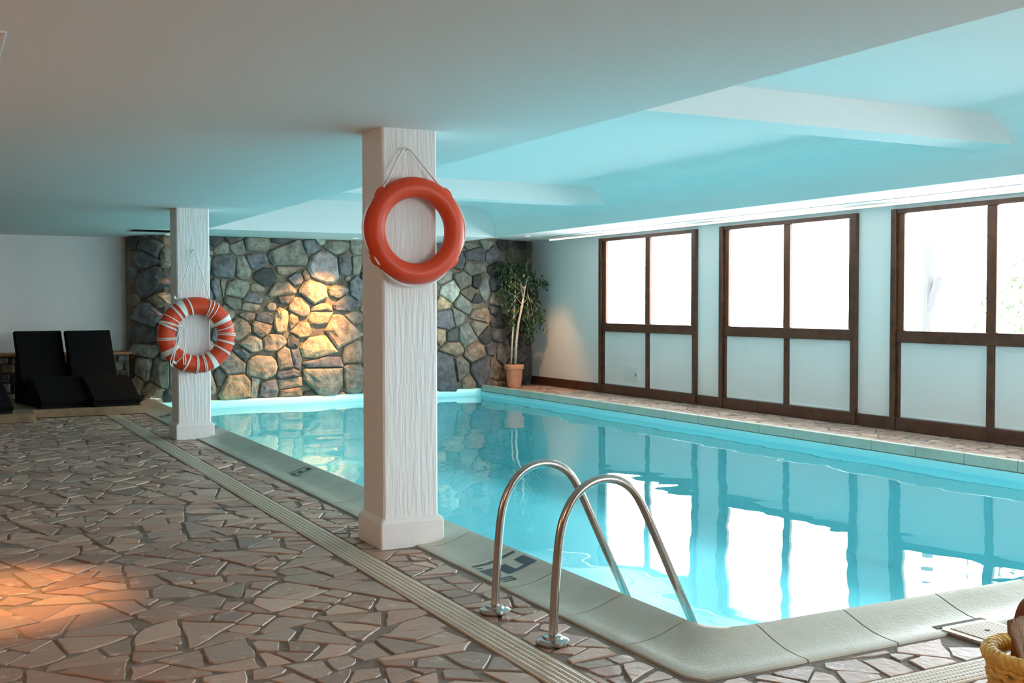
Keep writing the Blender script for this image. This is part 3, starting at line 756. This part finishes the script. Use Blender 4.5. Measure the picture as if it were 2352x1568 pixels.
for i, sd in enumerate(seeds):
    s0, z0_, rx, rz, cl = sd; nv = kr.choice((7, 8, 9)) if max(rx, rz) > .12 else 7
    poly = []; tw = kr.uniform(-.25, .25)
    for k in range(nv):
        a = 2*PI*k/nv+kr.uniform(-.22, .22); c, s = math.cos(a), math.sin(a); e = 1/max(.01, (abs(c)**3+abs(s)**3))**(1/3)
        q = kr.uniform(.86, 1.12)*e; poly.append((s0+rx*q*(c+tw*.2*s), z0_+rz*q*s))
    for j, o in enumerate(seeds):
        if j == i: continue
        dx, dz = o[0]-s0, o[1]-z0_; d = math.hypot(dx, dz)
        if d > .9 or d < 1e-4: continue
        a = math.atan2(dz, dx); r1, r3 = drad(sd, a), drad(o, a)
        if r1*1.2+r3*1.2 < d: continue
        poly = clip(poly, dx/d, dz/d, (dx*s0+dz*z0_)/d+d*r1/(r1+r3)-.0045)
        if len(poly) < 3: break
    if len(poly) < 3: continue
    zt = 2.765+(.105 if s0 > 6.4 else 0)
    poly = clip(poly, 0, 1, zt); poly = clip(poly, 0, -1, .06) if len(poly) > 2 else poly
    poly = clip(poly, -1, 0, .02) if len(poly) > 2 else poly; poly = clip(poly, 1, 0, LW-.03) if len(poly) > 2 else poly
    if len(poly) < 3 or area(poly) < .0012: continue
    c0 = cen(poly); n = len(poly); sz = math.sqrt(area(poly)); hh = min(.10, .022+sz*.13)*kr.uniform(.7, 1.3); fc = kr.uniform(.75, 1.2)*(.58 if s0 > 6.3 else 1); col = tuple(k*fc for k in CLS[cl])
    m = MB(); vs = []
    tx, tz = kr.uniform(-.25, .25)*hh/sz, kr.uniform(-.5, .1)*hh/sz
    for f_, hf in ((1, -.03), (.97, .45*hh), (.84, .82*hh), (.45, 1.0*hh)):
        for (x_, z_) in poly:
            X, Z = c0[0]+(x_-c0[0])*f_, c0[1]+(z_-c0[1])*f_
            hgt = hf
            if f_ < 1: hgt += (X-c0[0])*tx+(Z-c0[1])*tz+noise.noise(Vector((X*7, Z*7, i)))*.028*(1.2 if sz > .2 else .5)
            vs.append(wall_pt(X, Z, hgt))
    vs.append(wall_pt(c0[0], c0[1], hh*1.02))
    fs = []
    for L_ in range(3): fs += [(L_*n+k, L_*n+(k+1) % n, (L_+1)*n+(k+1) % n, (L_+1)*n+k) for k in range(n)]
    fs += [(3*n+k, 3*n+(k+1) % n, 4*n) for k in range(n)]
    m.add(vs, fs, col)
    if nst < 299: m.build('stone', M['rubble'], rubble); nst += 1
print('wall stones', nst)

# low stone wall with a wooden cap behind the loungers
lw = thing('low_wall', 'dark low rubble wall with wooden cap behind the black loungers', 'wall', (.3, 19.6, 0))
MB().box(XL, 3.02, 19.66, 20.15, 0, .785).build('core', M['rubble_mortar'], lw)
MB().bbox(XL, 3.06, 19.56, 20.15, .785, .83, .006).build('cap', M['capwood'], lw)
kr = random.Random(5); z_ = .02; rows = 0
while z_ < .76:
    hgt = min(kr.uniform(.13, .2), .775-z_); x_ = -.4+kr.uniform(-.2, 0)
    while x_ < 2.98:
        wd = min(kr.uniform(.18, .42), 3.0-x_)
        if wd > .05:
            fc = kr.uniform(.6, 1.0); col = tuple(k*fc for k in CLS[kr.choice('sdgb')]); mm = MB()
            p = [(x_+.01, z_+.02), (x_+.03, z_+.008), (x_+wd-.03, z_+.01), (x_+wd-.01, z_+.03), (x_+wd-.012, z_+hgt-.03), (x_+wd-.04, z_+hgt-.008), (x_+.04, z_+hgt-.01), (x_+.012, z_+hgt-.03)]
            vs = [(a, 19.67, b) for a, b in p]+[(a, 19.625, b) for a, b in p]
            cc = cen(p); vs += [(cc[0]+(a-cc[0])*.75, 19.595+kr.uniform(-.012, .012), cc[1]+(b-cc[1])*.75) for a, b in p]
            mm.add(vs, [(8*L_+k, 8*L_+(k+1) % 8, 8*L_+8+(k+1) % 8, 8*L_+8+k) for L_ in (0, 1) for k in range(8)]+[tuple(range(16, 24))], col)
            mm.build('stone', M['rubble'], lw)
        x_ += wd
    z_ += hgt

# ------------------------------------------------------------------ platform and loungers
pf = thing('wooden_platform', 'low oak platform under the black loungers', 'platform', (1.2, 18, 0))
for i in range(11):
    y0 = 17.335+i*.205; MB().bbox(-2.4, 2.86, y0, min(y0+.198, 19.58), .085, .112, .003).build('deck_board', M['oak'], pf)
for y0 in (16.72, 16.92, 17.12): MB().bbox(-2.4, 1.29, y0+.03, y0+.225, .085, .112, .003).build('deck_board', M['oak'], pf)
MB().bbox(1.30, 2.875, 17.29, 17.332, 0, .115, .004).build('fascia_board', M['oak'], pf)
MB().bbox(-2.4, 1.30, 16.70, 16.745, 0, .115, .004).build('fascia_board', M['oak'], pf)
MB().bbox(1.29, 1.325, 16.745, 17.29, 0, .115, .004).build('fascia_board', M['oak'], pf)
MB().bbox(2.835, 2.875, 17.335, 19.58, 0, .084, .004).build('fascia_board', M['oak'], pf)
def lounger(fx, fy, bx, by, label, wd=.70):
    # fx,fy centre of the foot edge; bx,by centre of the back edge
    t = thing('sun_lounger', label, 'lounger', (fx, fy, .112), group=None)
    D = Vector((bx-fx, by-fy, 0)); L_ = D.length; D.normalize(); N_ = Vector((D.y, -D.x, 0))
    def strip(prof, th, name, mt, w_=wd, zoff=0, rnd_=.02):
        # soft slab following the side profile (d, z)
        mm = MB(); k = len(prof); sec = [(-w_/2, 0), (-w_/2, th-rnd_), (-w_/2+rnd_, th), (w_/2-rnd_, th), (w_/2, th-rnd_), (w_/2, 0)]
        for j, (d, z) in enumerate(prof):
            d0, z0 = prof[max(j-1, 0)]; d2, z2 = prof[min(j+1, k-1)]; tl = math.hypot(d2-d0, z2-z0); nx, nz = -(z2-z0)/tl, (d2-d0)/tl
            for a, h in sec:
                P = Vector((fx, fy, 0))+D*(d+nx*h)+N_*a; mm.v.append((P.x, P.y, 0.116+z+nz*h+zoff))
        q = len(sec)
        for j in range(k-1):
            for i in range(q): mm.face((j*q+i, j*q+(i+1) % q, (j+1)*q+(i+1) % q, (j+1)*q+i))
        mm.face(tuple(range(q-1, -1, -1))); mm.face(tuple((k-1)*q+i for i in range(q)))
        return mm.build(name, mt, t, smooth='auto')
    leg = [(.02, .03), (.15, .10), (.30, .20), (.44, .285), (.56, .335), (.66, .35), (.74, .325)]
    back = [(.78, .30), (.86, .23), (.95, .20), (1.05, .23), (1.15, .36), (1.27, .57), (1.40, .84), (1.50, 1.06)]
    strip(leg, .075, 'leg_cushion', M['cushion']); strip(back, .075, 'back_cushion', M['cushion'])
    mm = MB(); pr_ = leg+back[:4]+[(1.10, .0)]+[(.02, .0)]
    for sgn in (-1, 1):
        off = sgn*(wd/2-.02); a0 = len(mm.v)
    # solid sides under the curve
    pp = leg+back[:-1]+[(1.50, .0), (.02, .0)]; k = len(pp)
    for off in (-wd/2+.015, wd/2-.015):
        for d, z in pp:
            P = Vector((fx, fy, 0))+D*d+N_*off; mm.v.append((P.x, P.y, 0.116+z))
    for i in range(k): mm.face((i, (i+1) % k, k+(i+1) % k, k+i))
    for i in range(len(leg)+len(back)-2):               # side cheeks as strips down to the base
        pass
    base_i = k-1
    n_ = len(leg)+len(back)-1
    for o_ in (0, k):
        b0 = len(mm.v)
        off = -wd/2+.015 if o_ == 0 else wd/2-.015
        for d, z in pp[:n_]:
            P = Vector((fx, fy, 0))+D*d+N_*off; mm.v.append((P.x, P.y, .112))
        for i in range(n_-1): mm.face((o_+i, o_+i+1, b0+i+1, b0+i))
    mm.build('body', M['frame_black'], t)
    return t
lounger(2.50, 17.40, 2.235, 19.0, 'right black cushioned lounger next to the rubble wall')
lounger(1.79, 17.44, 1.515, 19.0, 'left of the pair of black loungers on the platform')
lounger(.72, 16.86, .40, 18.4, 'black lounger cut off by the left picture edge, only its foot showing')

# ------------------------------------------------------------------ potted fig
pt = thing('potted_tree', 'small leafy tree with pale stems in a terracotta pot by the rubble wall', 'plant', (10.12, 19.33, 0))
PC = (10.12, 19.33, .002)
MB().lathe([(0, 0), (.125, 0), (.15, .15), (.168, .33), (.172, .345), (.186, .35), (.19, .36), (.192, .43), (.186, .44), (.172, .44), (.168, .40), (0, .40)], PC, 28, cap=False).build('pot', M['terracotta'], pt, smooth='auto')
MB().lathe([(0, .405), (.169, .402)], PC, 20, cap=False).build('soil', M['soil'], pt)
def stem(p, r, nm='stem'): MB().tube(p, r, 8).build(nm, M['bark'], pt, smooth=True)
cx_, cy_ = PC[0], PC[1]
st1 = [(cx_+.02, cy_, .40), (cx_+.05, cy_, .9), (cx_+.09, cy_-.01, 1.25), (cx_+.17, cy_-.02, 1.6), (cx_+.22, cy_-.02, 1.9), (cx_+.31, cy_-.02, 2.2)]
st2 = [(cx_-.06, cy_+.02, .40), (cx_-.03, cy_+.02, .9), (cx_+.0, cy_+.02, 1.3), (cx_+.03, cy_+.02, 1.75), (cx_+.05, cy_+.02, 2.25)]
stem(st1, [.028, .026, .024, .022, .018, .010]); stem(st2, [.018, .018, .017, .015, .009])
stem([(cx_+.19, cy_-.02, 1.7), (cx_+.13, cy_-.04, 1.95), (cx_+.12, cy_-.05, 2.15)], [.014, .011, .006])
kr = random.Random(9); fol = MB()
twigs = []
blobs = [(-.14, 2.28, .26, .18, 1.2), (.12, 2.30, .30, .16, 1.2), (.30, 2.12, .18, .20, 1.0), (-.02, 2.0, .28, .25, 1.2), (.42, 1.98, .14, .16, .6), (-.18, 1.85, .20, .25, .8), (.46, 1.78, .10, .18, .5), (.30, 1.62, .12, .22, .5), (-.06, 1.55, .15, .20, .6),
         (.55, 1.55, .08, .2, .3), (.42, 1.36, .10, .14, .45), (.30, 1.25, .12, .2, .55), (.36, 1.05, .10, .16, .4), (.62, 1.30, .06, .14, .22), (.66, 2.03, .10, .08, .18), (-.02, 1.28, .10, .14, .3)]
def leaf(m, c, d, l_, w_):
    d = d.normalized(); s_ = d.cross(Vector((kr.uniform(-1, 1), kr.uniform(-1, 1), kr.uniform(-1, 1)))).normalized()
    nn = d.cross(s_)*.12*l_
    m.add([c, c+d*l_*.35+s_*w_+nn, c+d*l_*.35-s_*w_+nn, c+d*l_, c+d*l_*.4-nn*.5], [(0, 1, 4), (0, 4, 2), (1, 3, 4), (4, 3, 2)])
for bx_, bz_, rx_, rz_, dn in blobs:
    for i in range(int(150*dn)):
        a, b, c_ = kr.gauss(0, .5), kr.gauss(0, .5), kr.gauss(0, .5)
        p = Vector((cx_+bx_+rx_*a, min(cy_+.02+rx_*.8*b, rwy(cx_+bx_+rx_*a)-.16), bz_+rz_*c_))
        leaf(fol, p, Vector((kr.gauss(0, .5), kr.gauss(0, .5), -1)), kr.uniform(.06, .095), kr.uniform(.018, .027))
    tw = MB(); src = Vector(st1[3]) if bz_ < 1.9 else Vector(st1[4])
    if dn < .7: src = Vector((cx_+.30, cy_, min(2.1, bz_+.45)))
    tw.tube([tuple(src), tuple((src+Vector((cx_+bx_, cy_, bz_)))*.5+Vector((0, 0, .06))), (cx_+bx_, cy_, bz_+.02)], [.007, .005, .003], 5)
    tw.build('twig', M['bark'], pt)
fo = fol.build('foliage', M['leaf'], pt); fo['kind'] = 'stuff'

# ------------------------------------------------------------------ ceiling fittings
def downlight(x, y, aim, energy, label, size=70, blend=.6, lens=True, z=CZ):
    t = thing('ceiling_downlight', label, 'ceiling light', (x, y, z))
    MB().lathe([(.062, 0), (.062, -.006), (.046, -.008), (.042, .0)], (x, y, z), 24, cap=False).build('trim_ring', M['white'], t)
    MB().lathe([(.0, -.002), (.043, -.002)], (x, y, z), 20, cap=False).build('lens', M['lamp'], t)
    l = light('downlight_beam', 'SPOT', (x, y, z-.03), energy, (1, .46, .15), Vector(aim)-Vector((x, y, z)), spot_size=math.radians(size), spot_blend=blend, shadow_soft_size=.03)
    l.parent = t; l.matrix_parent_inverse = Matrix.Translation(-Vector(t.location))
    return t
downlight(3.53, 18.90, (3.25, 18.2, 0), 75, 'lit recessed downlight left of the far column top', 62)
downlight(6.62, 18.55, (5.7, 19.2, .55), 1000, 'recessed downlight hidden behind the near column, lighting the rubble wall', 66, 1.0)
downlight(9.95, 18.45, (10.2, 19.2, 0), 170, 'recessed downlight above the potted tree', 70, .7, z=2.88)
downlight(.02, 6.75, (.12, 6.75, 0), 720, 'recessed downlight over the deck beyond the left picture edge', 42, .8)
def vent(x0, x1, y0, y1, label, gm):
    t = thing('ceiling_vent', label, 'vent', ((x0+x1)/2, (y0+y1)/2, CZ))
    f_ = MB(); q = .022; z0, z1 = CZ-.010, CZ
    f_.bbox(x0, x1, y0, y0+q, z0, z1, .002); f_.bbox(x0, x1, y1-q, y1, z0, z1, .002); f_.bbox(x0, x0+q, y0+q, y1-q, z0, z1, .002); f_.bbox(x1-q, x1, y0+q, y1-q, z0, z1, .002)
    f_.build('frame', M['white'], t)
    MB().box(x0+q, x1-q, y0+q, y1-q, CZ-.002, CZ).build('backing', gm, t)
    k = int((y1-y0-2*q)/.05)
    for i in range(k):
        y_ = y0+q+.012+i*.05
        s_ = MB(); s_.add([(x0+q, y_, CZ-.008), (x1-q, y_, CZ-.008), (x1-q, y_+.028, CZ-.003), (x0+q, y_+.028, CZ-.003)], [(0, 1, 2, 3)]); s_.build('slat', gm, t)
    return t
vent(-.30, .325, 5.24, 6.25, 'dark grey ceiling vent with white frame at the top left picture edge', M['grey_metal'])
vent(2.80, 3.46, 17.75, 18.45, 'grey ceiling vent beside the small lit downlight', M['teal_metal'])

# ------------------------------------------------------------------ basket in the near right corner
BK = Vector((3.553, 2.655, 0)); RB = .20
bk = thing('wicker_basket', 'yellow woven basket cut off by the bottom right picture corner', 'basket', tuple(BK))
ZB = .34
def ringpts(r_, z_, n=48, wob=0, ph=0, tw=0):
    return [(BK.x+(r_+wob*math.sin(ph+tw*2*PI*i/n))*math.cos(2*PI*i/n), BK.y+(r_+wob*math.sin(ph+tw*2*PI*i/n))*math.sin(2*PI*i/n), z_+wob*math.cos(ph+tw*2*PI*i/n)) for i in range(n)]
for k in range(3):
    MB().tube(ringpts(RB, ZB, 120, .016, k*2*PI/3, 17), .015, 7, closed=True).build('rim_strand', M['wicker'], bk, smooth=True)
for i in range(11):
    z_ = .016+i*.029; rr = RB*(.72+.28*(i/10)**.6)
    MB().tube(ringpts(rr, z_, 72, .0065, (i % 2)*PI, 18), .012, 6, closed=True).build('weave_row', M['wicker'], bk, smooth=True)
MB().lathe([(0, 0), (RB*.7, 0), (RB*.7, .012), (0, .012)], BK, 24, cap=False).build('bottom', M['wicker'], bk)
# towel draped over the rim
tw_ = thing('towel', 'taupe towel hanging out of the wicker basket', 'towel', (3.5, 2.62, .05))
mm = MB(); nu, nv = 28, 24
for i in range(nu+1):
    for j in range(nv+1):
        u = i/nu; v = j/nv                         # v: 0 at the gathered top, 1 at the hem
        top = .445+.040*math.sin(u*5+.6)-.03*(u < .03)
        zz_ = top-(top-.05)*v
        yy_ = 2.69-.085*min(1, v*2.2)**.7+.022*math.sin(u*19+v*1.3)*(.5+.5*v)+.008*math.sin(u*47)
        mm.v.append((3.352+.40*u+.010*math.sin(v*7+u*3)-.012*(1-v)*(1-u)*-2, yy_-.02*u, zz_))
for i in range(nu):
    for j in range(nv): mm.face((i*(nv+1)+j, (i+1)*(nv+1)+j, (i+1)*(nv+1)+j+1, i*(nv+1)+j+1))
to = mm.build('towel_cloth', M['towel'], tw_, smooth=True)
sd_ = to.modifiers.new('thickness', 'SOLIDIFY'); sd_.thickness = .012
hd = MB(); pts = [(BK.x+.02+.24*math.sin(a)*0+.18*(1-math.cos(a))*.0, BK.y, 0) for a in (0, 1)]
pts = []
for i in range(21):
    a = PI*i/20; pts.append((3.590-.110*math.copysign(abs(math.cos(a))**.6, math.cos(a)), 2.735, ZB-.04+.225*math.sin(a)**.7))
mm = MB(); wv = .018
for i, p in enumerate(pts):
    a = PI*i/20; nx, nz = -math.cos(a), math.sin(a)
    for dy, dr in ((-wv, 0), (wv, 0), (wv, .006), (-wv, .006)): mm.v.append((p[0]+nx*dr, p[1]+dy, p[2]+nz*dr))
for i in range(20):
    for k in range(4): mm.face((i*4+k, i*4+(k+1) % 4, (i+1)*4+(k+1) % 4, (i+1)*4+k))
mm.build('handle', M['leather'], bk, smooth='auto')

# ------------------------------------------------------------------ outside
gr = MB(); gr.add([(11.2, -60, -.1), (90, -60, -.1), (90, 90, -.1), (11.2, 90, -.1), (-60, -60, -.1), (11.2, -2.2, -.1), (-60, -2.2, -.1)], [(0, 1, 2, 3), (4, 0, 5, 6)])
struct(gr.build('ground', M['snow']))
tr = thing('tree_trunk', 'faint pale cut trunk with one leaning limb outside the nearest window', 'tree', (15, 13.6, -.1))
MB().tube([(15, 13.6, -.1), (15, 13.62, 1.3), (15, 13.6, 2.0), (15, 13.6, 2.62)], [.11, .10, .09, .10], 10).build('trunk', M['outbark'], tr)
MB().tube([(15, 13.6, 1.45), (15, 13.48, 1.75), (15, 13.36, 2.06)], [.07, .07, .06], 8).build('limb', M['outbark'], tr)
bu = thing('bush', 'faint green shrub outside the nearest window at the right picture edge', 'bush', (15.6, 11.9, -.1))
kr = random.Random(2); mm = MB()
for i in range(900):
    p = Vector((15.6+kr.gauss(0, .4), 11.7+kr.gauss(0, .55), abs(kr.gauss(1.3, .75)))); leaf(mm, p, Vector((kr.gauss(0, 1), kr.gauss(0, 1), kr.gauss(0, 1))), .12, .03)
f2 = mm.build('foliage', M['outleaf'], bu); f2['kind'] = 'stuff'
MB().tube([(15.6, 11.9, -.1), (15.6, 11.8, 1.6)], [.04, .02], 6).build('stem', M['outbark'], bu)

# ------------------------------------------------------------------ groups of repeats
GR = dict(column='white columns along the pool', lifebuoy='lifebuoys on the columns', grab_rail='pool ladder grab rails', sun_lounger='black loungers on the platform',
          ceiling_downlight='recessed ceiling downlights', ceiling_vent='ceiling vents', drain_channel='slotted drain channels', wall_hook='rope hooks on the columns')
for o in bpy.data.objects:
    if o.parent is None and 'label' in o:
        k = o.name.split('.')[0]
        if k in GR: o['group'] = GR[k]
